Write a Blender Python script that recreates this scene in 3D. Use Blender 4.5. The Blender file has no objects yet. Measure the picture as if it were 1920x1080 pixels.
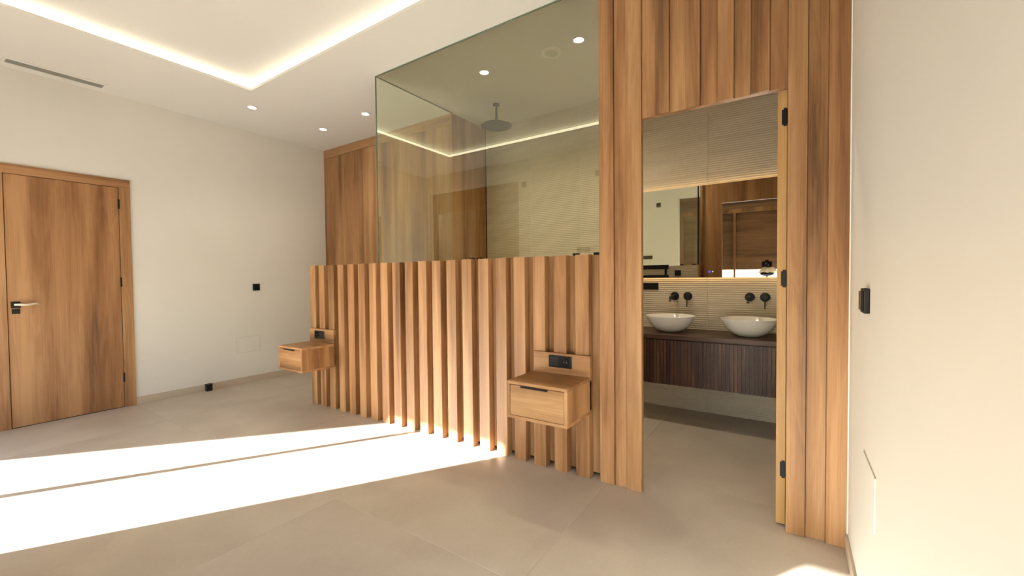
import bpy, bmesh, math, random
from mathutils import Vector, Matrix
random.seed(7)
C = bpy.context.scene.collection
S = bpy.context.scene

# ------------------------------------------------------------------ camera
cam_data = bpy.data.cameras.new('camera')
cam = bpy.data.objects.new('camera', cam_data); C.objects.link(cam)
cam_data.sensor_fit = 'HORIZONTAL'; cam_data.sensor_width = 36.0
cam_data.lens = 36.0 * 788.78 / 1920.0
cam_data.clip_start = 0.02; cam_data.clip_end = 300
YAW, PIT, ROL = math.radians(-33.54439), math.radians(-1.38938), math.radians(-0.5489)
fwd = Vector((math.sin(YAW)*math.cos(PIT), math.cos(YAW)*math.cos(PIT), math.sin(PIT)))
rt = Vector((math.cos(YAW), -math.sin(YAW), 0)); up = rt.cross(fwd)
rt2 = math.cos(ROL)*rt + math.sin(ROL)*up; up2 = -math.sin(ROL)*rt + math.cos(ROL)*up
m = Matrix((rt2, up2, -fwd)).transposed().to_4x4(); m.translation = (0, 0, 1.21)
cam.matrix_world = m
S.camera = cam

# ------------------------------------------------------------------ world, sun, exposure
w = bpy.data.worlds.new('world'); S.world = w; w.use_nodes = True
wn = w.node_tree; wn.nodes.clear()
sky = wn.nodes.new('ShaderNodeTexSky'); sky.sky_type = 'NISHITA'; sky.sun_disc = False
sky.sun_elevation = math.radians(21.3); sky.sun_rotation = math.radians(180+32.5)
bg = wn.nodes.new('ShaderNodeBackground'); bg.inputs['Strength'].default_value = 0.75
wo = wn.nodes.new('ShaderNodeOutputWorld')
tint = wn.nodes.new('ShaderNodeMix'); tint.data_type = 'RGBA'; tint.blend_type = 'MULTIPLY'; tint.inputs[0].default_value = 1.0
tint.inputs[7].default_value = (.88, 1.0, 1.18, 1)      # cooler daylight all over the sky
wn.links.new(sky.outputs[0], tint.inputs[6]); wn.links.new(tint.outputs[2], bg.inputs[0]); wn.links.new(bg.outputs[0], wo.inputs[0])
AZ, EL = math.radians(32.5), math.radians(21.3)
sl = bpy.data.lights.new('sun', 'SUN'); sl.energy = 54.0; sl.angle = math.radians(0.7); sl.color = (0.97, 0.98, 1.0)
sun = bpy.data.objects.new('sun', sl); C.objects.link(sun)
sd = Vector((math.sin(AZ)*math.cos(EL), math.cos(AZ)*math.cos(EL), -math.sin(EL)))
sun.rotation_euler = sd.to_track_quat('-Z', 'Y').to_euler(); sun.location = (-8, -10, 8)
S.view_settings.view_transform = 'Standard'; S.view_settings.look = 'None'
S.view_settings.exposure = 0.0; S.view_settings.gamma = 1.0
S.view_settings.use_curve_mapping = False
S.cycles.use_denoising = True
S.cycles.max_bounces = 14; S.cycles.diffuse_bounces = 8; S.cycles.glossy_bounces = 6
S.cycles.transparent_max_bounces = 16
S.cycles.sample_clamp_indirect = 8.0

# ------------------------------------------------------------------ dimensions
XL, XR = -5.36, 0.214
YB, YF = -0.5, 4.03           # rear wall face, far tiled wall face
YS = 2.33                     # front face of slats and portal planks
ZC = 2.975                    # ceiling
ZH = 1.345                    # top of the slatted half wall

# ------------------------------------------------------------------ helpers
def bx(bm, x0, x1, y0, y1, z0, z1):
    vs = [bm.verts.new(p) for p in ((x0,y0,z0),(x1,y0,z0),(x1,y1,z0),(x0,y1,z0),(x0,y0,z1),(x1,y0,z1),(x1,y1,z1),(x0,y1,z1))]
    for f in ((0,3,2,1),(4,5,6,7),(0,1,5,4),(1,2,6,5),(2,3,7,6),(3,0,4,7)):
        bm.faces.new([vs[i] for i in f])
def bev(bm, w, seg=1):
    bmesh.ops.bevel(bm, geom=list(bm.edges), offset=w, segments=seg, affect='EDGES', profile=0.5)
def mesh_of(name, bm, mat, smooth=False):
    me = bpy.data.meshes.new(name); bm.normal_update(); bm.to_mesh(me); bm.free()
    if smooth:
        for p in me.polygons: p.use_smooth = True
    if mat: me.materials.append(mat)
    return me
def link(name, me, parent=None, loc=(0,0,0)):
    o = bpy.data.objects.new(name, me); C.objects.link(o); o.location = loc
    if parent: o.parent = parent
    return o
def box(name, mat, x0, x1, y0, y1, z0, z1, parent=None, bevel=0.0, seg=1):
    """box whose object origin is its own centre (parent Empties sit without rotation)"""
    cx, cy, cz = (x0+x1)/2, (y0+y1)/2, (z0+z1)/2
    bm = bmesh.new(); bx(bm, x0-cx, x1-cx, y0-cy, y1-cy, z0-cz, z1-cz)
    if bevel: bev(bm, bevel, seg)
    o = link(name, mesh_of(name, bm, mat), None, (cx, cy, cz))
    if parent:
        o.parent = parent; o.location = Vector((cx, cy, cz)) - world_loc(parent)
    return o
def world_loc(o):
    v = Vector(o.location)
    while o.parent: o = o.parent; v += o.location
    return v
def put(name, me, parent, p):
    o = link(name, me, parent); o.location = Vector(p) - (world_loc(parent) if parent else Vector((0,0,0)))
    return o
def tag(o, label, cat=None, group=None, kind=None):
    if label: o['label'] = label
    if cat: o['category'] = cat
    if group: o['group'] = group
    if kind: o['kind'] = kind
    return o
def empty(name, loc, label=None, cat=None, group=None, kind=None):
    o = bpy.data.objects.new(name, None); C.objects.link(o); o.location = loc; o.empty_display_size = .1
    return tag(o, label, cat, group, kind)
def lathe(prof, n=32, axis='z'):
    """closed profile of (r, h); revolved about z, or with h along -y for axis y"""
    bm = bmesh.new(); rings = []
    for r, h in prof:
        if r < 1e-6:
            rings.append([bm.verts.new((0,0,h))])
        else:
            rings.append([bm.verts.new((r*math.cos(2*math.pi*i/n), r*math.sin(2*math.pi*i/n), h)) for i in range(n)])
    for a, b in zip(rings, rings[1:]):
        for i in range(n):
            j = (i+1) % n
            if len(a) == 1 and len(b) == 1: continue
            if len(a) == 1: bm.faces.new((a[0], b[j], b[i]))
            elif len(b) == 1: bm.faces.new((a[i], a[j], b[0]))
            else: bm.faces.new((a[i], a[j], b[j], b[i]))
    bmesh.ops.recalc_face_normals(bm, faces=bm.faces)
    if axis == 'y':   # h grows towards -y
        bmesh.ops.rotate(bm, verts=bm.verts, matrix=Matrix.Rotation(math.radians(90), 3, 'X'), cent=(0,0,0))
    return bm
def tube(pts, r, n=12, flat=1.0):
    bm = bmesh.new(); rings = []
    P = [Vector(p) for p in pts]
    for k, p in enumerate(P):
        d = (P[min(k+1, len(P)-1)] - P[max(k-1, 0)]).normalized()
        a = d.cross(Vector((0,0,1)) if abs(d.z) < .9 else Vector((0,1,0))).normalized(); b = d.cross(a)
        rr = r[k] if isinstance(r, (list, tuple)) else r
        rings.append([bm.verts.new(p + rr*(math.cos(2*math.pi*i/n)*a + flat*math.sin(2*math.pi*i/n)*b)) for i in range(n)])
    for a, b in zip(rings, rings[1:]):
        for i in range(n): bm.faces.new((a[i], a[(i+1)%n], b[(i+1)%n], b[i]))
    bm.faces.new(rings[0][::-1]); bm.faces.new(rings[-1])
    bmesh.ops.recalc_face_normals(bm, faces=bm.faces)
    return bm

# ------------------------------------------------------------------ materials
def newmat(name):
    mt = bpy.data.materials.new(name); mt.use_nodes = True
    nt = mt.node_tree; return mt, nt, nt.nodes['Principled BSDF']
def plain(name, col, rough=.5, metal=0.0, noise=0.0, scale=8.0, bump=0.0, spec=.5):
    mt, nt, b = newmat(name)
    b.inputs['Roughness'].default_value = rough; b.inputs['Metallic'].default_value = metal
    b.inputs['Specular IOR Level'].default_value = spec
    tc = nt.nodes.new('ShaderNodeTexCoord'); nz = nt.nodes.new('ShaderNodeTexNoise')
    nz.inputs['Scale'].default_value = scale; nz.inputs['Detail'].default_value = 4
    nt.links.new(tc.outputs['Object'], nz.inputs['Vector'])
    rp = nt.nodes.new('ShaderNodeValToRGB')
    k = noise
    rp.color_ramp.elements[0].position = .3; rp.color_ramp.elements[1].position = .7
    rp.color_ramp.elements[0].color = (*[c*(1-k) for c in col], 1); rp.color_ramp.elements[1].color = (*[min(1, c*(1+k)) for c in col], 1)
    nt.links.new(nz.outputs['Fac'], rp.inputs['Fac']); nt.links.new(rp.outputs['Color'], b.inputs['Base Color'])
    if bump:
        bp = nt.nodes.new('ShaderNodeBump'); bp.inputs['Strength'].default_value = bump; bp.inputs['Distance'].default_value = .002
        nt.links.new(nz.outputs['Fac'], bp.inputs['Height']); nt.links.new(bp.outputs['Normal'], b.inputs['Normal'])
    return mt
def wood(name, dark, mid, light, axis='z', rough=.42, band=1.0):
    """timber: broad tone bands, cathedral figure and fine pores, all stretched along the grain"""
    mt, nt, b = newmat(name); N, L = nt.nodes, nt.links
    tc = N.new('ShaderNodeTexCoord'); oi = N.new('ShaderNodeObjectInfo')
    cmb = N.new('ShaderNodeCombineXYZ'); mul = N.new('ShaderNodeMath'); mul.operation = 'MULTIPLY'; mul.inputs[1].default_value = 61.0
    L.new(oi.outputs['Random'], mul.inputs[0])
    for i in range(3): L.new(mul.outputs[0], cmb.inputs[i])
    add = N.new('ShaderNodeVectorMath'); add.operation = 'ADD'
    L.new(tc.outputs['Object'], add.inputs[0]); L.new(cmb.outputs[0], add.inputs[1])
    def layer(across, along, scale, detail, dist=0.0):
        mp = N.new('ShaderNodeMapping')
        s = [across]*3; s['xyz'.index(axis)] = along
        mp.inputs['Scale'].default_value = s
        L.new(add.outputs[0], mp.inputs['Vector'])
        nz = N.new('ShaderNodeTexNoise'); nz.inputs['Scale'].default_value = scale; nz.inputs['Detail'].default_value = detail
        nz.inputs['Distortion'].default_value = dist
        L.new(mp.outputs[0], nz.inputs['Vector']); return nz.outputs['Fac']
    broad = layer(1.0, .06, 9.0*band, 3, .3)
    fig = layer(1.0, .10, 14.0*band, 3, 1.1)
    fine = layer(1.0, .012, 170.0, 3)
    # rings from the figure layer
    mr = N.new('ShaderNodeMath'); mr.operation = 'MULTIPLY'; mr.inputs[1].default_value = 26.0; L.new(fig, mr.inputs[0])
    sn = N.new('ShaderNodeMath'); sn.operation = 'SINE'; L.new(mr.outputs[0], sn.inputs[0])
    def madd(a, k, c):
        n = N.new('ShaderNodeMath'); n.operation = 'MULTIPLY_ADD'; L.new(a, n.inputs[0]); n.inputs[1].default_value = k
        if isinstance(c, float): n.inputs[2].default_value = c
        else: L.new(c, n.inputs[2])
        return n.outputs[0]
    v = madd(broad, 1.4, -0.25)
    v = madd(sn.outputs[0], 0.04, v)
    v = madd(fine, 0.32, v)
    v = madd(oi.outputs['Random'], 0.16, v)
    v2 = madd(v, 1.0, -0.13)
    rp = N.new('ShaderNodeValToRGB'); e = rp.color_ramp.elements
    e[0].position = .2; e[0].color = (*dark, 1); e[1].position = .82; e[1].color = (*light, 1)
    n_ = rp.color_ramp.elements.new(.5); n_.color = (*mid, 1)
    L.new(v2, rp.inputs['Fac'])
    # slight hue drift between pinkish and golden pieces
    mx = N.new('ShaderNodeMix'); mx.data_type = 'RGBA'; mx.blend_type = 'MULTIPLY'
    kf = N.new('ShaderNodeMath'); kf.operation = 'FRACT'
    k7 = N.new('ShaderNodeMath'); k7.operation = 'MULTIPLY'; k7.inputs[1].default_value = 7.31
    L.new(oi.outputs['Random'], k7.inputs[0]); L.new(k7.outputs[0], kf.inputs[0])
    L.new(kf.outputs[0], mx.inputs[0]); L.new(rp.outputs['Color'], mx.inputs[6]); mx.inputs[7].default_value = (1.0, .93, .90, 1)
    L.new(mx.outputs[2], b.inputs['Base Color'])
    b.inputs['Roughness'].default_value = rough; b.inputs['Specular IOR Level'].default_value = .35
    bp = N.new('ShaderNodeBump'); bp.inputs['Strength'].default_value = .12; bp.inputs['Distance'].default_value = .001
    L.new(fine, bp.inputs['Height']); L.new(bp.outputs['Normal'], b.inputs['Normal'])
    return mt
OAK = dict(dark=(.13,.062,.023), mid=(.30,.154,.062), light=(.45,.265,.122))
oak_z = wood('oak_upright', axis='z', **OAK)
oak_x = wood('oak_crosswise', axis='x', **OAK)
oak_y = wood('oak_lengthwise', axis='y', **OAK)
oak_door = wood('oak_veneer', axis='z', band=.75, **OAK)
gold_z = wood('golden_edge_veneer', (.33,.18,.06), (.43,.25,.09), (.52,.32,.13), 'z')
walnut_z = wood('walnut_upright', (.018,.007,.004), (.052,.021,.011), (.13,.056,.028), 'z', band=3.0)
walnut_x = wood('walnut_crosswise', (.03,.014,.009), (.06,.029,.017), (.10,.05,.03), 'x')
shut_w = wood('shutter_timber', (.07,.036,.016), (.14,.074,.033), (.22,.12,.055), 'x')
frame_wood = wood('window_timber', (.08,.036,.012), (.17,.082,.03), (.26,.14,.055), 'z')
paint = plain('wall_paint', (.705,.687,.628), .7, noise=.012, scale=3, bump=.05)
ceil_m = plain('ceiling_paint', (.72,.71,.665), .75, noise=.01, scale=2)
white = plain('white_enamel', (.85,.84,.80), .4, noise=.01)
black = plain('black_matt_metal', (.008,.008,.009), .45, noise=.1, spec=.25)
blackgloss = plain('black_gloss_plastic', (.008,.009,.010), .25, noise=.1, spec=.3)
dark_gap = plain('dark_joint', (.03,.02,.014), .8, noise=.1)
grey_met = plain('grey_metal', (.35,.34,.30), .4, noise=.05)
satin = plain('pale_satin_metal', (.80,.72,.55), .28, metal=.55, noise=.03)  # pale, partly metallic finish for the door lever
bowl_m = plain('white_ceramic', (.80,.78,.72), .12, noise=.01)
chrome = plain('polished_steel', (.75,.75,.73), .15, metal=1.0, noise=.02)
base_m = plain('skirting_tile', (.50,.42,.32), .5, noise=.06, scale=5)
terrace_m = plain('terrace_stone', (.55,.50,.43), .8, noise=.08, scale=2)
rubber = plain('black_rubber', (.02,.02,.02), .7, noise=.1)
cloth_m = plain('cream_cloth', (.72,.62,.45), .9, noise=.05, scale=20, bump=.3)
grout = plain('floor_grout', (.46,.40,.325), .8, noise=.03)
# floor tile
def floor_mat():
    mt, nt, b = newmat('porcelain_tile'); N, L = nt.nodes, nt.links
    tc = N.new('ShaderNodeTexCoord'); oi = N.new('ShaderNodeObjectInfo')
    mul = N.new('ShaderNodeVectorMath'); mul.operation = 'SCALE'; mul.inputs[0].default_value = (31, 17, 5)
    L.new(oi.outputs['Random'], mul.inputs['Scale'])
    add = N.new('ShaderNodeVectorMath'); L.new(tc.outputs['Object'], add.inputs[0]); L.new(mul.outputs[0], add.inputs[1])
    n1 = N.new('ShaderNodeTexNoise'); n1.inputs['Scale'].default_value = 2.2; n1.inputs['Detail'].default_value = 6; n1.inputs['Distortion'].default_value = .8
    n2 = N.new('ShaderNodeTexNoise'); n2.inputs['Scale'].default_value = 60; n2.inputs['Detail'].default_value = 4
    L.new(add.outputs[0], n1.inputs['Vector']); L.new(add.outputs[0], n2.inputs['Vector'])
    ma = N.new('ShaderNodeMath'); ma.operation = 'MULTIPLY_ADD'; ma.inputs[1].default_value = .25
    L.new(n2.outputs['Fac'], ma.inputs[0]); L.new(n1.outputs['Fac'], ma.inputs[2])
    rp = N.new('ShaderNodeValToRGB'); e = rp.color_ramp.elements
    e[0].position = .4; e[0].color = (.44,.377,.302,1); e[1].position = .82; e[1].color = (.53,.465,.38,1)
    L.new(ma.outputs[0], rp.inputs['Fac']); L.new(rp.outputs['Color'], b.inputs['Base Color'])
    b.inputs['Roughness'].default_value = .42; b.inputs['Specular IOR Level'].default_value = .4
    return mt
floor_t = floor_mat()
# relief wall tile: thin horizontal ribs, hand-made waviness
def tile_mat():
    mt, nt, b = newmat('ribbed_wall_tile'); N, L = nt.nodes, nt.links
    tc = N.new('ShaderNodeTexCoord')
    mp = N.new('ShaderNodeMapping'); mp.inputs['Scale'].default_value = (.9, 1, 4.0); L.new(tc.outputs['Object'], mp.inputs['Vector'])
    nz = N.new('ShaderNodeTexNoise'); nz.inputs['Scale'].default_value = 3.0; nz.inputs['Detail'].default_value = 2; L.new(mp.outputs[0], nz.inputs['Vector'])
    sep = N.new('ShaderNodeSeparateXYZ'); L.new(tc.outputs['Object'], sep.inputs[0])
    a = N.new('ShaderNodeMath'); a.operation = 'MULTIPLY_ADD'; a.inputs[1].default_value = .012; L.new(nz.outputs['Fac'], a.inputs[0]); L.new(sep.outputs['Z'], a.inputs[2])
    k = N.new('ShaderNodeMath'); k.operation = 'MULTIPLY'; k.inputs[1].default_value = 2*math.pi/.0375; L.new(a.outputs[0], k.inputs[0])
    s = N.new('ShaderNodeMath'); s.operation = 'SINE'; L.new(k.outputs[0], s.inputs[0])
    p = N.new('ShaderNodeMath'); p.operation = 'ABSOLUTE'; L.new(s.outputs[0], p.inputs[0])
    bp = N.new('ShaderNodeBump'); bp.inputs['Strength'].default_value = .65; bp.inputs['Distance'].default_value = .004
    L.new(p.outputs[0], bp.inputs['Height']); L.new(bp.outputs['Normal'], b.inputs['Normal'])
    rp = N.new('ShaderNodeValToRGB'); e = rp.color_ramp.elements
    e[0].position = .3; e[0].color = (.47,.40,.285,1); e[1].position = .7; e[1].color = (.54,.46,.335,1)
    L.new(nz.outputs['Fac'], rp.inputs['Fac']); L.new(rp.outputs['Color'], b.inputs['Base Color'])
    b.inputs['Roughness'].default_value = .5; b.inputs['Specular IOR Level'].default_value = .3
    return mt
tile_m = tile_mat()
def glass_mat(name, tint, ior=1.5, gloss=(1,1,1)):
    """thin architectural pane: see-through tint plus a Fresnel mirror"""
    mt = bpy.data.materials.new(name); mt.use_nodes = True; nt = mt.node_tree; nt.nodes.clear()
    N, L = nt.nodes, nt.links
    o = N.new('ShaderNodeOutputMaterial'); mx = N.new('ShaderNodeMixShader')
    t = N.new('ShaderNodeBsdfTransparent'); t.inputs[0].default_value = (*tint, 1)
    g = N.new('ShaderNodeBsdfGlossy'); g.inputs['Color'].default_value = (*gloss, 1); g.inputs['Roughness'].default_value = 0.0
    f = N.new('ShaderNodeFresnel'); f.inputs['IOR'].default_value = ior
    L.new(f.outputs[0], mx.inputs[0]); L.new(t.outputs[0], mx.inputs[1]); L.new(g.outputs[0], mx.inputs[2]); L.new(mx.outputs[0], o.inputs[0])
    return mt
shower_glass = glass_mat('tinted_shower_glass', (.93,.975,.85), 2.4, (.97,1.0,.88))
side_glass = glass_mat('pale_side_glass', (.93,.97,.88), 1.5)
edge_glass = plain('glass_edge', (.14,.19,.13), .15, noise=.1)
window_glass = glass_mat('window_glass', (.93,.95,.93), 1.45)
def mirror_mat():
    mt, nt, b = newmat('mirror_silver')
    b.inputs['Base Color'].default_value = (.86,.87,.83,1); b.inputs['Metallic'].default_value = 1; b.inputs['Roughness'].default_value = 0.01
    return mt
mirror_m = mirror_mat()
def emit(name, col, st):
    mt = bpy.data.materials.new(name); mt.use_nodes = True; nt = mt.node_tree; nt.nodes.clear()
    o = nt.nodes.new('ShaderNodeOutputMaterial'); e = nt.nodes.new('ShaderNodeEmission')
    e.inputs[0].default_value = (*col, 1); e.inputs[1].default_value = st; nt.links.new(e.outputs[0], o.inputs[0]); return mt
LED_COVE = emit('cove_led', (1.0,.90,.68), 5.0)
LED_SPOT = emit('downlight_led', (1.0,.93,.82), 22.0)
LED_MIRR = emit('mirror_led', (1.0,.66,.33), 7.5)
LED_BLUE = emit('blue_touch_led', (.12,.10,1.0), 1.2)
LED_WHITE = emit('white_touch_led', (1,.95,.9), .8)

# ================================================================== SETTING
def struct(o, label=None):
    o['kind'] = 'structure'
    if label: o['label'] = label
    return o
# --- floor with large porcelain tiles
fl = struct(box('floor', grout, XL-.3, XR+.3, YB-.3, YF+.3, -.20, -.0012), 'beige porcelain tiled floor running from bedroom into bathroom')
T = 1.2
xs = [XL, -4.49, -3.29, -2.09, -.89, XR]; ys = [YB-.22, .17, 1.37, 2.57, 3.77, YF]
for i in range(5):
    for j in range(5):
        g = .0012
        box('tile', floor_t, xs[i]+g, xs[i+1]-g, ys[j]+g, ys[j+1]-g, -.02, 0.0, fl, bevel=.0015)
# --- side walls
struct(box('wall_left', paint, XL-.2, XL, YB-.3, YF+.2, -.0, ZC+.3), 'cream painted wall that holds the wooden door')
struct(box('wall_right', paint, XR, XR+.2, YB-.3, YF+.2, -.0, ZC+.3), 'cream painted wall closing the room at the photo\'s right edge')
# --- far wall of relief tiles
fw = struct(box('wall_far', grout, XL-.2, XR, YF+.012, YF+.2, 0, ZC+.3), 'beige relief tiled wall behind shower and washbasins')
x_t = [-3.03, -2.41, -1.81, -1.21, -.61, -.01, XR]; 
z_ = 0.0
while z_ < ZC-.01:
    z1 = min(z_+.30, ZC)
    for a, b_ in zip(x_t, x_t[1:]):
        box('wall_tile', tile_m, a+.0008, b_-.0008, YF, YF+.013, z_+.0008, z1-.0008, fw)
    z_ = z1
# --- rear wall with two terrace windows
WA = (-5.34, -3.43); WB = (-1.80, 0.10); ZW = 2.70
rw = empty('wall_rear', (0, YB, 0), 'cream painted wall behind the viewpoint with two terrace windows', kind='structure')
for k, (a, b_, z0, z1) in enumerate(((XL-.2, WA[0], 0, ZC+.3), (WA[1], WB[0], 0, ZC+.3), (WB[1], XR+.2, 0, ZC+.3), (WA[0], WA[1], ZW, ZC+.3), (WB[0], WB[1], ZW, ZC+.3))):
    box('wall_panel', paint, a, b_, YB-.25, YB, z0, z1, rw)
# --- ceiling: dropped border with a raised tray and a glowing recess
CX0, CX1, CY0, CY1 = -4.205, -0.94, .17, 1.97
ce = empty('ceiling', (0, 0, ZC), 'plain white plaster ceiling with a raised lit tray', kind='structure')
def ring(name, mat, x0, x1, y0, y1, X0, X1, Y0, Y1, z0, z1, parent):
    bm = bmesh.new(); 
    cx, cy, cz = (X0+X1)/2, (Y0+Y1)/2, z0
    o4 = [(X0,Y0),(X1,Y0),(X1,Y1),(X0,Y1)]; i4 = [(x0,y0),(x1,y0),(x1,y1),(x0,y1)]
    V = {}
    for nm, pts in (('o', o4), ('i', i4)):
        for zz, z in ((0, z0), (1, z1)):
            for k, p in enumerate(pts): V[nm, zz, k] = bm.verts.new((p[0]-cx, p[1]-cy, z-cz))
    for k in range(4):
        j = (k+1) % 4
        bm.faces.new((V['o',0,k], V['i',0,k], V['i',0,j], V['o',0,j]))
        bm.faces.new((V['o',1,k], V['o',1,j], V['i',1,j], V['i',1,k]))
        bm.faces.new((V['i',0,k], V['i',1,k], V['i',1,j], V['i',0,j]))
        bm.faces.new((V['o',0,k], V['o',0,j], V['o',1,j], V['o',1,k]))
    bmesh.ops.recalc_face_normals(bm, faces=bm.faces)
    return put(name, mesh_of(name, bm, mat), parent, (cx, cy, cz))
ring('ceiling_border', ceil_m, CX0, CX1, CY0, CY1, XL-.2, XR+.2, YB-.25, YF+.2, ZC, ZC+.022, ce)
W_ = .09
ring('tray_rim', ceil_m, CX0-W_, CX1+W_, CY0-W_, CY1+W_, CX0-W_-.3, CX1+W_+.3, CY0-W_-.3, CY1+W_+.3, ZC+.022, ZC+.095, ce)
box('tray_ceiling', ceil_m, CX0-W_-.3, CX1+W_+.3, CY0-W_-.3, CY1+W_+.3, ZC+.095, ZC+.2, ce)
box('roof_slab', ceil_m, XL-.2, XR+.2, YB-.25, YF+.2, ZC+.2, ZC+.3, ce)
cv = empty('cove_light', ((CX0+CX1)/2, (CY0+CY1)/2, ZC), 'warm white light strip hidden in the edge of the raised ceiling tray', 'cove light')
e_ = .02
ST = (ZC+.06, ZC+.085)
for a in ((CX0-W_+.004, CX1+W_-.004, CY1+W_-.016, CY1+W_-.004), (CX0-W_+.004, CX1+W_-.004, CY0-W_+.004, CY0-W_+.016),
          (CX0-W_+.004, CX0-W_+.016, CY0-W_+.02, CY1+W_-.02), (CX1+W_-.016, CX1+W_-.004, CY0-W_+.02, CY1+W_-.02)):
    box('led_strip', LED_COVE, a[0], a[1], a[2], a[3], ZC+.032, ZC+.082, cv)

# --- skirtings
bl = box('baseboard_left', base_m, XL, XL+.010, 1.377, 3.43, 0, .072, bevel=.001); struct(bl, 'beige tile skirting under the cream wall beside the wooden door')
bl2 = box('baseboard_rear', base_m, WA[1], WB[0], YB, YB+.01, 0, .072); struct(bl2)
br = box('baseboard_right', base_m, XR-.010, XR, YB+.001, 2.325, 0, .072, bevel=.001); struct(br, 'beige tile skirting under the wall with the black switch')
tr = box('trim_1', white, XR-.004, XR, 2.318, 2.328, .072, ZC, bevel=.001); struct(tr, 'thin white corner bead between planks and painted wall')

# --- portal wall: proud and recessed oak planks around the bathroom opening
pw = empty('wall_front', (-.35, YS+.03, 0), 'oak plank wall framing the bathroom opening', kind='structure')
box('backing_board', oak_z, -.933, -.690, YS+.018, YS+.045, 0, ZC, pw)
box('backing_board', oak_z, -.012, XR, YS+.018, YS+.045, 0, ZC, pw)
hb = box('backing_board', oak_z, -.690, -.012, YS+.018, YS+.045, 2.078, ZC, pw)
def plank(x0, x1, proud, z0=0.001):
    y0 = YS if proud else YS+.0125
    box('plank', oak_z, x0+.0008, x1-.0008, y0, YS+.0185, z0, ZC-.001, pw, bevel=.0012)
for a, b_, p_ in ((-.933,-.845,1), (-.845,-.775,0), (-.775,-.687,1)): plank(a, b_, p_)
HX = [-.687, -.612, -.541, -.459, -.389, -.310, -.237, -.165, -.087, -.016]
for k in range(9): plank(HX[k], HX[k+1], k % 2 == 1, 2.078)
for a, b_, p_ in ((-.016,.060,1), (.060,.1355,0), (.1355,XR-.001,1)): plank(a, b_, p_)

# --- slatted half wall (headboard)
hw = empty('slatted_headboard', (-2.4, YS+.1, 0), 'oak half wall of upright battens carrying the shower glass', 'headboard')
N_SL = 20; PITCH = .14845; SX0 = -3.908; SW = .088
sm = None
bm = bmesh.new(); bx(bm, -SW/2, SW/2, -.029, .029, -ZH/2, ZH/2); bev(bm, .0015); slat_me = mesh_of('batten', bm, oak_z)
for i in range(N_SL):
    put('batten', slat_me, hw, (SX0+SW/2+i*PITCH, YS+.029, ZH/2))
box('back_panel', oak_z, SX0+.02, -.934, YS+.058, YS+.070, .022, ZH-.003, hw)
box('plinth', dark_gap, SX0+.04, -.95, YS+.085, YS+.105, 0, .03, hw)
box('core', oak_z, SX0+.01, -.934, YS+.070, YS+.16, .022, ZH-.006, hw)
ht = empty('tile_facing', (0,0,0)); ht.parent = hw; ht.location = -hw.location
zz = .0
while zz < ZH-.02:
    z1 = min(zz+.3, ZH-.008)
    for a, b_ in ((-3.02,-2.41), (-2.41,-1.81), (-1.81,-1.21), (-1.21,-.936)):
        box('wall_tile', tile_m, a+.0008, b_-.0008, YS+.160, YS+.172, zz+.001, z1-.001, ht)
    zz = z1

# --- shower glass
GY = 2.44
def pane(name, x0, x1, y0, y1, z0, z1, label, n_clip, parent_cat='shower screen'):
    r = empty(name, ((x0+x1)/2, (y0+y1)/2, z0), label, parent_cat)
    bm = bmesh.new()
    cx, cy, cz = (x0+x1)/2, (y0+y1)/2, (z0+z1)/2
    if x1-x0 > y1-y0: pts = [(x0-cx,0,z0-cz),(x1-cx,0,z0-cz),(x1-cx,0,z1-cz),(x0-cx,0,z1-cz)]
    else: pts = [(0,2.506-cy,z0-cz),(0,y1-cy,z0-cz),(0,y1-cy,z1-cz),(0,y0-cy,z1-cz),(0,y0-cy,ZH+.001-cz),(0,2.506-cy,ZH+.001-cz)]
    bm.faces.new([bm.verts.new(p) for p in pts])
    put('glass_sheet', mesh_of('glass_sheet', bm, shower_glass if x1-x0 > y1-y0 else side_glass), r, (cx, cy, cz))
    return r
g1 = pane('shower_screen', -3.02, -.934, GY-.004, GY+.004, ZH+.0008, ZC, 'tinted glass pane standing on the batten half wall', 0)
box('glass_edge', edge_glass, -3.024, -3.018, GY-.005, GY+.005, ZH+.0008, ZC-.001, g1)
box('top_bead', edge_glass, -3.02, -.934, GY-.004, GY+.004, ZC-.008, ZC-.0005, g1)
for cx in (-1.97, -1.90, -1.13, -.99):
    box('glass_clamp', black, cx-.02, cx+.02, GY-.012, GY+.012, ZH+.0008, ZH+.016, g1, bevel=.002)
g2 = pane('shower_screen', -3.024, -3.016, GY+.006, 3.425, 0.006, ZC, 'tinted glass side pane between half wall and tall wooden cupboard', 0)
box('top_bead', edge_glass, -3.024, -3.016, GY+.006, 3.425, ZC-.008, ZC-.0005, g2)
box('floor_channel', black, -3.028, -3.012, GY+.07, 3.425, 0.0005, .014, g2)

box('wall_channel', black, -.948, -.9345, GY-.012, GY+.012, ZH+.001, ZC-.001, g1)
box('end_board', oak_z, -.9335, -.915, YS+.046, YS+.172, 0, ZH, hw)

# --- tall cupboard
cb = empty('tall_cupboard', (-4.2, 3.73, 0), 'tall oak cupboard up to the ceiling behind the half wall', 'cupboard')
CXa, CXb = XL+.001, -3.032
box('carcass', oak_z, CXa, CXb-.004, 3.455, YF+.011, 0, ZC-.001, cb)
box('side_panel', oak_door, CXb-.004, CXb+.004, 3.432, YF-.001, 0, ZC-.001, cb)
box('cornice_board', oak_x, CXa, CXb-.0045, 3.432, 3.455, 2.862, ZC-.001, cb, bevel=.001)
xs_d = [CXa, -4.53, -3.95, -3.36, CXb-.005]
for a, b_ in zip(xs_d, xs_d[1:]):
    box('door_panel', oak_door, a+.0015, b_-.0015, 3.434, 3.454, .06, 2.859, cb, bevel=.001)
cs = box('corner_profile', black, CXb+.004, CXb+.012, YF-.012, YF-.0005, 0, ZC-.001, cb)

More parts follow.
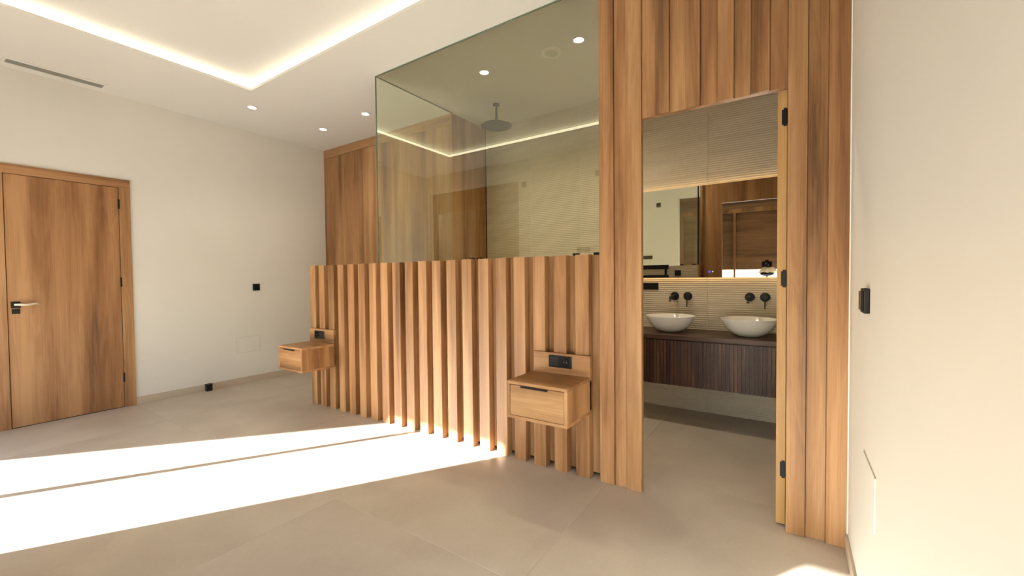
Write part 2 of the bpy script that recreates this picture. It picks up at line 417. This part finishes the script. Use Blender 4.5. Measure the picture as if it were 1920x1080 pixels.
# --- door 1: closed oak door in the left wall
d1 = empty('door_1', (XL, .94, 0), 'closed oak door with casing on the cream left wall', kind='structure')
FY0, FY1, LY0, LY1, DT, LT = .50, 1.376, .586, 1.289, 2.185, 2.103
box('casing', oak_z, XL, XL+.016, LY1+.004, FY1, 0, LT+.004, d1, bevel=.0015)
box('casing', oak_z, XL, XL+.016, FY0, LY0-.004, 0, LT+.004, d1, bevel=.0015)
box('casing', oak_y, XL, XL+.016, FY0, FY1, LT+.004, DT, d1, bevel=.0015)
box('rebate', dark_gap, XL+.0005, XL+.002, LY0-.004, LY1+.004, 0, LT+.004, d1)
box('door_leaf', oak_door, XL+.001, XL+.010, LY0, LY1, .006, LT, d1, bevel=.0012)
for z in (1.948, 1.205, .288):
    h = box('door_hinge', black, XL+.008, XL+.020, LY1-.004, LY1+.009, z-.045, z+.045, d1, bevel=.002)
hd = empty('door_handle', (XL+.01, .628, 1.025)); hd.parent = d1; hd.location = Vector((XL+.01,.628,1.025))-d1.location
box('rosette', black, XL+.010, XL+.017, .602, .656, .998, 1.052, hd, bevel=.002)
box('key_plate', black, XL+.010, XL+.0165, .606, .652, .950, .992, hd, bevel=.002)
put('neck', mesh_of('neck', tube([(XL+.017-XL,.0,.0),(XL+.052-XL,.0,.0)], .010), black, True), hd, (XL,.628,1.026))
lv = tube([(.050,-.012,.002),(.056,.02,.002),(.055,.055,-.003),(.053,.085,.002),(.050,.108,.006),(.046,.128,-.004)], [.012,.015,.0155,.014,.012,.007], 14, .75)
lo = put('lever', mesh_of('lever', lv, satin, True), hd, (XL,.628,1.026)); lo['label'] = 'pale satin lever'

# --- door 2: bathroom door swung open, its edge facing the room
d2 = empty('door_2', (-.038, 2.39, 0), 'bathroom door swung fully open, hinge edge facing the bedroom', kind='structure')
box('door_leaf', gold_z, -.056, -.0175, 2.384, 3.03, .010, 2.118, d2, bevel=.0012)
for z in (1.955, 1.194, .277):
    bm = bmesh.new(); bx(bm, -.0135, .0135, -.0015, .0015, -.042, .042)
    bmesh.ops.bevel(bm, geom=[e for e in bm.edges if abs((e.verts[0].co-e.verts[1].co).y) > .001], offset=.007, segments=4, affect='EDGES')
    put('door_hinge', mesh_of('door_hinge', bm, black), d2, (-.0262, 2.3825, z))
    put('hinge_knuckle', mesh_of('hinge_knuckle', tube([(0,0,-.042),(0,0,.042)], .004, 10), black), d2, (-.0125, 2.3795, z))
h2 = empty('door_handle', (0,0,0)); h2.parent = d2; h2.location = Vector((-.017,2.97,1.02))-d2.location
box('rosette', black, -.0175, -.0105, 2.943, 2.997, .993, 1.047, h2, bevel=.002)
put('lever', mesh_of('lever', tube([(0,0,0),(.04,0,0),(.048,-.02,0),(.05,-.12,0)], .008), black, True), h2, (-.013,2.97,1.02))

# --- terrace windows in the rear wall
def window(name, x0, x1, mull, zsh, label, open_from=None):
    r = empty(name, ((x0+x1)/2, YB-.15, 0), label, kind='structure')
    y0, y1 = YB-.22, YB-.15
    ZT = 2.42
    box('window_frame', frame_wood, x0, x0+.06, y0, y1, 0, ZT, r)
    box('window_frame', frame_wood, x1-.06, x1, y0, y1, 0, ZT, r)
    box('window_frame', frame_wood, x0+.06, x1-.06, y0, y1, ZT-.07, ZT, r)
    box('threshold', grey_met, x0+.06, x1-.06, y0, y1, 0, .02, r)
    box('mullion', frame_wood, mull-.016, mull+.016, y0, y1-.01, .02, ZT-.07, r)
    box('shutter_box', shut_w, x0, x1, y0, y1, ZT, ZW, r)
    bm = bmesh.new(); z = zsh; k = 0
    while z < ZT+.02:
        bx(bm, -(x1-x0)/2+.005, (x1-x0)/2-.005, -.006 + .003*(k%2), .006 + .003*(k%2), z-.003, z+.047); z += .046; k += 1
    bev_ = mesh_of('shutter_slats', bm, shut_w)
    sh = put('shutter_slats', bev_, r, ((x0+x1)/2, y0-.03, 0)); sh['kind'] = 'stuff'
    for a, b_ in ((x0+.06, mull-.02),) + (() if open_from else ((mull+.02, x1-.06),)):
        bm = bmesh.new(); bm.faces.new([bm.verts.new(p) for p in ((a,0,.02),(b_,0,.02),(b_,0,ZT-.07),(a,0,ZT-.07))])
        put('window_pane', mesh_of('window_pane', bm, window_glass), r, (0, (y0+y1)/2, 0))
    return r
window('window_1', WA[0], WA[1], -4.385, 1.50, 'wide terrace window in the rear wall, brown shutter half lowered', True)
window('window_2', WB[0], WB[1], -.86, 1.32, 'terrace window behind the viewpoint, brown shutter half lowered', True)
# outdoor: terrace floor and an added, unseen panel shaped to slant the sun patch edge
te = box('ground_terrace', terrace_m, -14, 10, -14, YB-.25, -.25, -.03); te['kind'] = 'structure'; te['label'] = 'pale stone terrace outside the windows'
bm = bmesh.new()
PR = [(-7.8,2.9),(-4.9,2.9),(-5.19,1.95),(-6.26,0.0),(-7.8,0.0)]
PR = [(-7.8,2.9),(-4.55,2.9),(-5.34,1.84),(-5.80,.93),(-6.26,0.0),(-7.8,0.0)]
for y in (-1.5, -1.62):
    pass
f = [bm.verts.new((x, 0, z)) for x, z in PR]; bk = [bm.verts.new((x, -.12, z)) for x, z in PR]
bm.faces.new(f); bm.faces.new(bk[::-1])
for k in range(len(PR)):
    j = (k+1) % len(PR); bm.faces.new((f[k], bk[k], bk[j], f[j]))
bmesh.ops.recalc_face_normals(bm, faces=bm.faces)
sw = link('sun_cutter_panel', mesh_of('sun_cutter_panel', bm, plain('sun_cutter_finish', (.7,.67,.6), .8, noise=.03)), None, (0,-1.5,-.03)); sw['kind'] = 'structure'; sw['label'] = 'pale panel added outside the terrace window to cut the sunlight at a slant'

# ================================================================== THINGS
# --- floating nightstands
def nightstand(x0, x1, label, sock_x, sock_round_left):
    y0 = 2.003; z0, z1 = .402, .617
    r = empty('nightstand', ((x0+x1)/2, YS, z0), label, 'nightstand', 'floating nightstands on the batten wall')
    t = .018
    box('top_board', oak_x, x0, x1, y0, YS-.024, z1-t, z1, r, bevel=.001)
    box('bottom_board', oak_x, x0, x1, y0, YS-.001, z0, z0+t, r, bevel=.001)
    box('side_board', oak_z, x0, x0+t, y0, YS-.001, z0+t, z1-t, r)
    box('side_board', oak_z, x1-t, x1, y0, YS-.001, z0+t, z1-t, r)
    box('back_board', oak_x, x0, x1, YS-.023, YS-.001, z0+t, .742, r, bevel=.001)
    box('recess', dark_gap, x0+t, x1-t, y0+.02, y0+.024, z0+t, z1-t, r)
    d = box('drawer_front', oak_x, x0+t+.002, x1-t-.002, y0+.0015, y0+.019, z0+t+.002, z1-t-.0035, r, bevel=.0008)
    cx = (x0+x1)/2 - .012
    box('handle', black, cx-.085, cx+.085, y0-.011, y0+.004, z1-t-.0115, z1-t-.0045, d, bevel=.001)
    return r
def socket(parent_none, x, z, left_round, label, y=None):
    y = YS-.0235 if y is None else y
    r = empty('wall_socket', (x, y, z), label, 'socket', 'sockets above the nightstands')
    box('face_plate', blackgloss, x-.077, x+.077, y-.008, y, z-.037, z+.037, r, bevel=.003, seg=2)
    s = -1 if left_round else 1
    box('switch_rocker', black, x-s*.0375-.031, x-s*.0375+.031, y-.0105, y-.007, z-.031, z+.031, r, bevel=.001)
    pr = [(.0, -.002), (.019, -.002), (.019, .006), (.0225, .006), (.0225, .0015), (.029,.0015), (.029,0)]
    bm = lathe([(0,.001),(.0185,.001),(.0185,.007),(.023,.007),(.025,.001)], 28, 'y')
    put('socket_well', mesh_of('socket_well', bm, blackgloss, False), r, (x+s*.0375, y-.0075, z))
    for dx in (-.0095, .0095):
        put('pin_hole', mesh_of('pin_hole', lathe([(0,0),(.0028,0),(.0028,.0014),(0,.0014)], 12, 'y'), chrome), r, (x+s*.0375+dx, y-.0084, z))
nightstand(-1.368, -.984, 'oak floating nightstand nearest the bathroom opening', 0, 0)
nightstand(-3.888, -3.505, 'oak floating nightstand at the far end by the cream wall', 0, 0)
socket(None, -1.178, .692, False, 'black double socket above the nightstand nearest the bathroom opening')
socket(None, -3.722, .688, True, 'black double socket above the far nightstand by the cream wall')

# --- switches on walls
def switch_x(x, y, z, s, face, label, deep=.012, w=.040, h=.040):
    r = empty('light_switch', (x, y, z), label, 'switch')
    a, b_ = (x, x+deep) if face > 0 else (x-deep, x)
    box('face_plate', black, a, b_, y-w, y+w, z-h, z+h, r, bevel=.003, seg=2)
    a, b_ = (x+deep-.001, x+deep+.006) if face > 0 else (x-deep-.006, x-deep+.001)
    box('rocker', blackgloss, a, b_, y-w*.78, y+w*.78, z-h*.78, z+h*.78, r, bevel=.002)
switch_x(XL, 2.515, 1.127, 0, 1, 'square black switch on the cream wall beside the wooden door')
switch_x(XR, 1.81, 1.123, 0, -1, 'black switch on the wall beside the plank portal', .016, .041, .041)
for (x, z, wx, hz, lb) in ((-3.33, 2.60, .04, .04, 'small square black outlet high on the rear wall beside the shuttered window'), (-2.16, 2.60, .04, .04, 'small square black outlet high between both windows, seen in the mirror'), (-2.38, 1.585, .10, .034, 'long black switch plate on the rear wall, seen in the mirror')):
    r = empty('wall_plate', (x, YB, z), lb, 'switch')
    box('face_plate', black, x-wx, x+wx, YB, YB+.010, z-hz, z+hz, r, bevel=.003)
    box('rocker', blackgloss, x-wx*.85, x+wx*.85, YB+.009, YB+.014, z-hz*.8, z+hz*.8, r, bevel=.002)
r = empty('switch_plate', (-1.12, YF, 1.12), 'black plate on the tiles below the mirror, left of the taps', 'switch plate')
box('face_plate', black, -1.225, -1.030, YF-.010, YF, 1.087, 1.152, r, bevel=.003)
for k in range(3): box('rocker', blackgloss, -1.220+k*.0625, -1.1615+k*.0625, YF-.014, YF-.009, 1.093, 1.146, r, bevel=.001)

# --- flush access panels
def access(x, y0, y1, z0, z1, face, label):
    r = empty('access_panel', (x, (y0+y1)/2, z0), label, 'access panel')
    a, b_ = (x, x+.0025) if face > 0 else (x-.0035, x)
    g = .004
    box('panel_cover', paint, a, b_, y0+g, y1-g, z0+g, z1-g, r, bevel=.001)
    t = .001
    q = (x, x+t) if face > 0 else (x-t, x)
    for (ya, yb_, za, zb) in ((y0,y1,z0,z0+.002),(y0,y1,z1-.002,z1),(y0,y0+.002,z0,z1),(y1-.002,y1,z0,z1)):
        box('shadow_joint', base_m, q[0], q[1], ya, yb_, za, zb, r)
access(XL, 2.285, 2.545, .362, .545, 1, 'flush painted access panel low on the cream wall near the nightstand')
access(XR, 1.618, 1.868, .430, .606, -1, 'flush painted access panel under the black switch')

# --- door stop
r = empty('door_stop', (XL+.05, 1.985, 0), 'small black door stop on the floor by the skirting', 'door stop')
box('body', black, XL+.011, XL+.058, 1.955, 2.012, 0.0005, .066, r, bevel=.003)
box('cap', rubber, XL+.011, XL+.064, 1.952, 2.015, .0665, .078, r, bevel=.003)

# --- ceiling slot diffuser
r = empty('air_vent', (-5.145, .88, ZC), 'long narrow grey air vent in the ceiling above the wooden door', 'air vent')
vy0, vy1 = .585, 1.19
sx0, sx1 = -5.240, -5.145
for a in ((-5.25, -5.105, vy0, vy0+.018), (-5.25, -5.105, vy1-.018, vy1), (-5.25, sx0, vy0+.018, vy1-.018), (sx1, -5.105, vy0+.018, vy1-.018)):
    box('frame', ceil_m, a[0], a[1], a[2], a[3], ZC-.006, ZC, r)
box('backing', plain('vent_shade', (.26,.26,.21), .7), sx0, sx1, vy0+.018, vy1-.018, ZC-.0015, ZC-.0003, r)
for k in range(5):
    xk = sx0+.012+k*.018
    box('louvre', grey_met, xk-.002, xk+.002, vy0+.018, vy1-.018, ZC-.0055, ZC-.0016, r)

# --- downlights
ring_me = mesh_of('trim_ring', lathe([(.036,0),(.046,0),(.046,.004),(.043,.006),(.036,.003)], 32), white, True)
for p in ring_me.polygons: p.use_smooth = False
lens_me = mesh_of('lens', lathe([(0,0),(.038,0),(.038,.003),(0,.003)], 32), LED_SPOT)
for x, y, lb in ((-4.589, 2.159, 'round recessed downlight nearest the lit ceiling tray corner'), (-4.582, 2.935, 'round recessed downlight in front of the cupboard, farthest from the glass'),
             (-3.791, 2.921, 'round recessed downlight in front of the cupboard, beside the glass'), (-2.199, 2.919, 'round recessed downlight over the shower, nearest the rain shower head'),
             (-1.323, 2.924, 'round recessed downlight over the shower, beside the plank portal')):
    r = empty('downlight', (x, y, ZC), lb, 'downlight', 'round recessed downlights')
    put('trim_ring', ring_me, r, (x, y, ZC-.006)); put('lens', lens_me, r, (x, y, ZC-.0045))
    ld = bpy.data.lights.new('downlight_beam', 'SPOT'); ld.energy = 14 if x < -3 else 48; ld.spot_size = math.radians(110 if x < -3 else 150); ld.spot_blend = .8; ld.color = (1,.86,.66); ld.shadow_soft_size = .035
    lo = bpy.data.objects.new('downlight_beam', ld); C.objects.link(lo); lo.location = (x, y, ZC-.02)
# extractor disc
r = empty('ceiling_extractor', (-1.575, 2.965, ZC), 'round white extractor disc in the shower ceiling', 'extractor')
put('rim', mesh_of('rim', lathe([(.0,.0),(.082,.0),(.082,-.004),(.070,-.014),(.055,-.014),(.050,-.006),(0,-.006)], 40), white, False), r, (-1.575, 2.965, ZC))
put('disc', mesh_of('disc', lathe([(0,-.012),(.045,-.012),(.043,-.018),(0,-.020)], 40), plain('pale_grey_plastic', (.62,.66,.60), .4)), r, (-1.575, 2.965, ZC))

# --- rain shower
SXp, SYp = -2.505, 3.520
r = empty('rain_shower', (SXp, SYp, ZC), 'round black rain shower head hanging from the ceiling behind the glass', 'shower head')
put('ceiling_rose', mesh_of('ceiling_rose', lathe([(0,0),(.034,0),(.034,-.010),(0,-.010)], 32), black), r, (SXp, SYp, ZC))
put('arm', mesh_of('arm', tube([(0,0,0),(0,0,-.200)], .011, 16), black, True), r, (SXp, SYp, ZC-.01))
put('ball_joint', mesh_of('ball_joint', lathe([(0,.014),(.012,.012),(.018,0),(.014,-.012),(0,-.014)], 24), black, True), r, (SXp, SYp, 2.772))
put('shower_plate', mesh_of('shower_plate', lathe([(0,.008),(.03,.008),(.150,.004),(.158,0),(.156,-.005),(0,-.006)], 56), black), r, (SXp, SYp, 2.757))

# --- bathroom mirror with backlight
MX0, MX1, MZ0, MZ1, MY = -1.267, .133, 1.197, 1.998, 3.985
r = empty('bathroom_mirror', (-.567, YF, MZ0), 'wide backlit wall mirror above the twin washbasins', 'mirror')
box('housing', grey_met, MX0+.04, MX1-.04, MY+.006, YF, MZ0+.04, MZ1-.04, r)
box('mirror_glass', mirror_m, MX0, MX1, MY, MY+.005, MZ0, MZ1, r, bevel=.0008)
for a in ((MX0+.045, MX1-.045, MZ0+.028, MZ0+.039), (MX0+.045, MX1-.045, MZ1-.039, MZ1-.028)):
    box('backlight_strip', LED_MIRR, a[0], a[1], MY+.012, MY+.030, a[2], a[3], r)
b1 = put('touch_button', mesh_of('touch_button', lathe([(0,0),(.009,0),(.009,.0015),(0,.0015)], 20, 'y'), LED_BLUE), r, (-.588, MY-.0002, 1.246)); b1['label'] = 'blue lit touch button'
b2 = put('touch_button', mesh_of('touch_button', lathe([(0,0),(.0055,0),(.0055,.0015),(0,.0015)], 20, 'y'), LED_WHITE), r, (-.563, MY-.0002, 1.247)); b2['label'] = 'white lit touch symbol'

# --- vanity
VX0, VX1, VY0 = -1.35, XR-.002, 3.53
r = empty('vanity_unit', ((VX0+VX1)/2, YF, .33), 'dark walnut wall-hung vanity with fluted drawer fronts', 'vanity')
box('carcass', walnut_z, VX0, VX1, VY0+.026, YF-.0005, .335, .700, r)
VM = -.567
for a, b_ in ((VX0, VM), (VM, VX1)):
    dr = box('drawer', walnut_x, a+.0015, b_-.0015, VY0+.012, VY0+.0255, .330, .692, r)
    bm = bmesh.new(); n = int((b_-a)/.0262); wd = (b_-a-.003)/n; c = (a+b_)/2
    for k in range(n):
        xa = a+.0015+k*wd; bx(bm, xa+.0045-c, xa+wd-.0045-c, -.006, .006, -.181, .181)
    # each flute its own tone through the position-based timber
    fo = put('fluting', mesh_of('fluting', bm, walnut_z), dr, (c, VY0+.006, .511)); fo['kind'] = 'stuff'
wt = box('countertop', walnut_x, VX0-.002, VX1, VY0-.006, YF-.0005, .7005, .736, None, bevel=.002)
tag(wt, 'dark walnut countertop under the two white basins', 'countertop')
# basins
def basin(x, label):
    z0 = .7365
    bot = empty('vessel_basin', (x, 3.76, z0), label, 'washbasin', 'round white vessel basins')
    prof = [(0,.0),(.075,.0),(.085,.004),(.125,.026),(.160,.060),(.185,.098),(.2005,.134),(.2015,.137),(.199,.138),(.194,.134),(.178,.098),(.152,.062),(.115,.034),(.06,.020),(.022,.017),(0,.017)]
    put('bowl', mesh_of('bowl', lathe(prof, 64), bowl_m, True), bot, (x, 3.76, z0))
    put('drain_cap', mesh_of('drain_cap', lathe([(0,.022),(.018,.022),(.021,.019),(.020,.016),(0,.016)], 28), chrome, True), bot, (x, 3.76, z0))
basin(-.863, 'white vessel basin on the countertop nearest the left side of the opening')
basin(-.272, 'white vessel basin on the countertop beside the open door')
def tap(x, xc, which):
    z = 1.030
    r = empty('wall_spout', (x, YF, z), 'black wall spout over the %s basin' % which, 'tap', 'black wall taps')
    put('rosette', mesh_of('rosette', lathe([(0,0),(.037,0),(.037,.010),(.034,.013),(0,.013)], 36, 'y'), black), r, (x, YF, z))
    put('spout', mesh_of('spout', tube([(0,-.01,0),(0,-.12,0),(0,-.155,-.004),(0,-.178,-.016),(0,-.186,-.038)], [.014,.013,.013,.013,.012], 16), black, True), r, (x, YF, z))
    r = empty('mixer_control', (xc, YF, z), 'black round mixer with drop lever over the %s basin' % which, 'tap', 'black wall taps')
    put('rosette', mesh_of('rosette', lathe([(0,0),(.037,0),(.037,.010),(.034,.013),(0,.013)], 36, 'y'), black), r, (xc, YF, z))
    put('body', mesh_of('body', lathe([(0,.012),(.024,.012),(.024,.045),(.021,.048),(0,.048)], 32, 'y'), black), r, (xc, YF, z))
    put('lever', mesh_of('lever', tube([(0,-.040,-.010),(0,-.044,-.05),(0,-.050,-.095)], [.005,.005,.004], 12), black, True), r, (xc, YF, z))
tap(-.884, -.772, 'left-side'); tap(-.285, -.175, 'door-side')

# --- black towel warmer on the shower side of the half wall (seen in the mirror)
r = empty('towel_rail', (-1.5, YS+.172, .7), 'black flat-bar towel warmer on the bathroom side of the half wall', 'towel rail')
for k in range(6):
    z = 1.325-k*.125
    box('crossbar', black, -1.72, -1.262, YS+.215, YS+.230, z-.028, z+.028, r, bevel=.002)
for x in (-1.68, -1.30):
    box('upright', black, x-.012, x+.012, YS+.195, YS+.2155, .70, 1.30, r)
    for z in (.8, 1.2): box('bracket', black, x-.008, x+.008, YS+.1728, YS+.197, z-.008, z+.008, r)
r = empty('wall_socket', (-1.165, YS+.172, 1.25), 'small square black socket on the bathroom side of the half wall', 'socket')
box('face_plate', black, -1.200, -1.130, YS+.172, YS+.184, 1.215, 1.285, r, bevel=.003)
box('rocker', blackgloss, -1.192, -1.138, YS+.183, YS+.188, 1.223, 1.277, r, bevel=.002)

# --- photographer's camera on its stand (seen in the bathroom mirror)
kx, ky = -.33, -.14
r = empty('camera_on_tripod', (kx, ky, 0), 'black camera on a tripod draped with a cream cloth, reflected in the mirror', 'camera')
put('camera_body', mesh_of('camera_body', (lambda b: (bx(b, -.075,.075,-.03,.03,-.045,.045), bev(b, .008, 2), b)[2])(bmesh.new()), black), r, (kx, ky, 1.395))
box('viewfinder_hump', black, kx-.028, kx+.028, ky-.03, ky+.03, 1.438, 1.462, r, bevel=.006)
put('camera_lens', mesh_of('camera_lens', lathe([(0,0),(.036,0),(.036,-.05),(.033,-.055),(.029,-.05),(0,-.04)], 32, 'y'), blackgloss), r, (kx, ky+.030, 1.390))
bm = lathe([(0,.035),(.05,.033),(.085,.015),(.115,-.03),(.125,-.06),(.10,-.06),(0,-.05)], 28)
for v in bm.verts:
    a = math.atan2(v.co.y, v.co.x); v.co.x *= 1+.22*math.sin(3*a+1); v.co.y *= .7*(1+.2*math.sin(5*a)); v.co.z += .012*math.sin(4*a) * (v.co.xy.length/.1)
dc = put('draped_cloth', mesh_of('draped_cloth', bm, cloth_m, True), r, (kx, ky, 1.315)); dc['label'] = 'cream cloth'
put('tripod_head', mesh_of('tripod_head', lathe([(0,.03),(.07,.028),(.10,.01),(.10,-.015),(.06,-.035),(.025,-.045),(0,-.045)], 28), black), r, (kx, ky, 1.238))
put('centre_column', mesh_of('centre_column', tube([(0,0,.75),(0,0,1.20)], .014), black), r, (kx, ky, 0))
for k in range(3):
    a = math.radians(90+120*k)
    lg = put('leg', mesh_of('leg', tube([(.02*math.cos(a),.02*math.sin(a),1.02),(.30*math.cos(a),.30*math.sin(a),.012)], [.014,.010]), black), r, (kx, ky, 0))
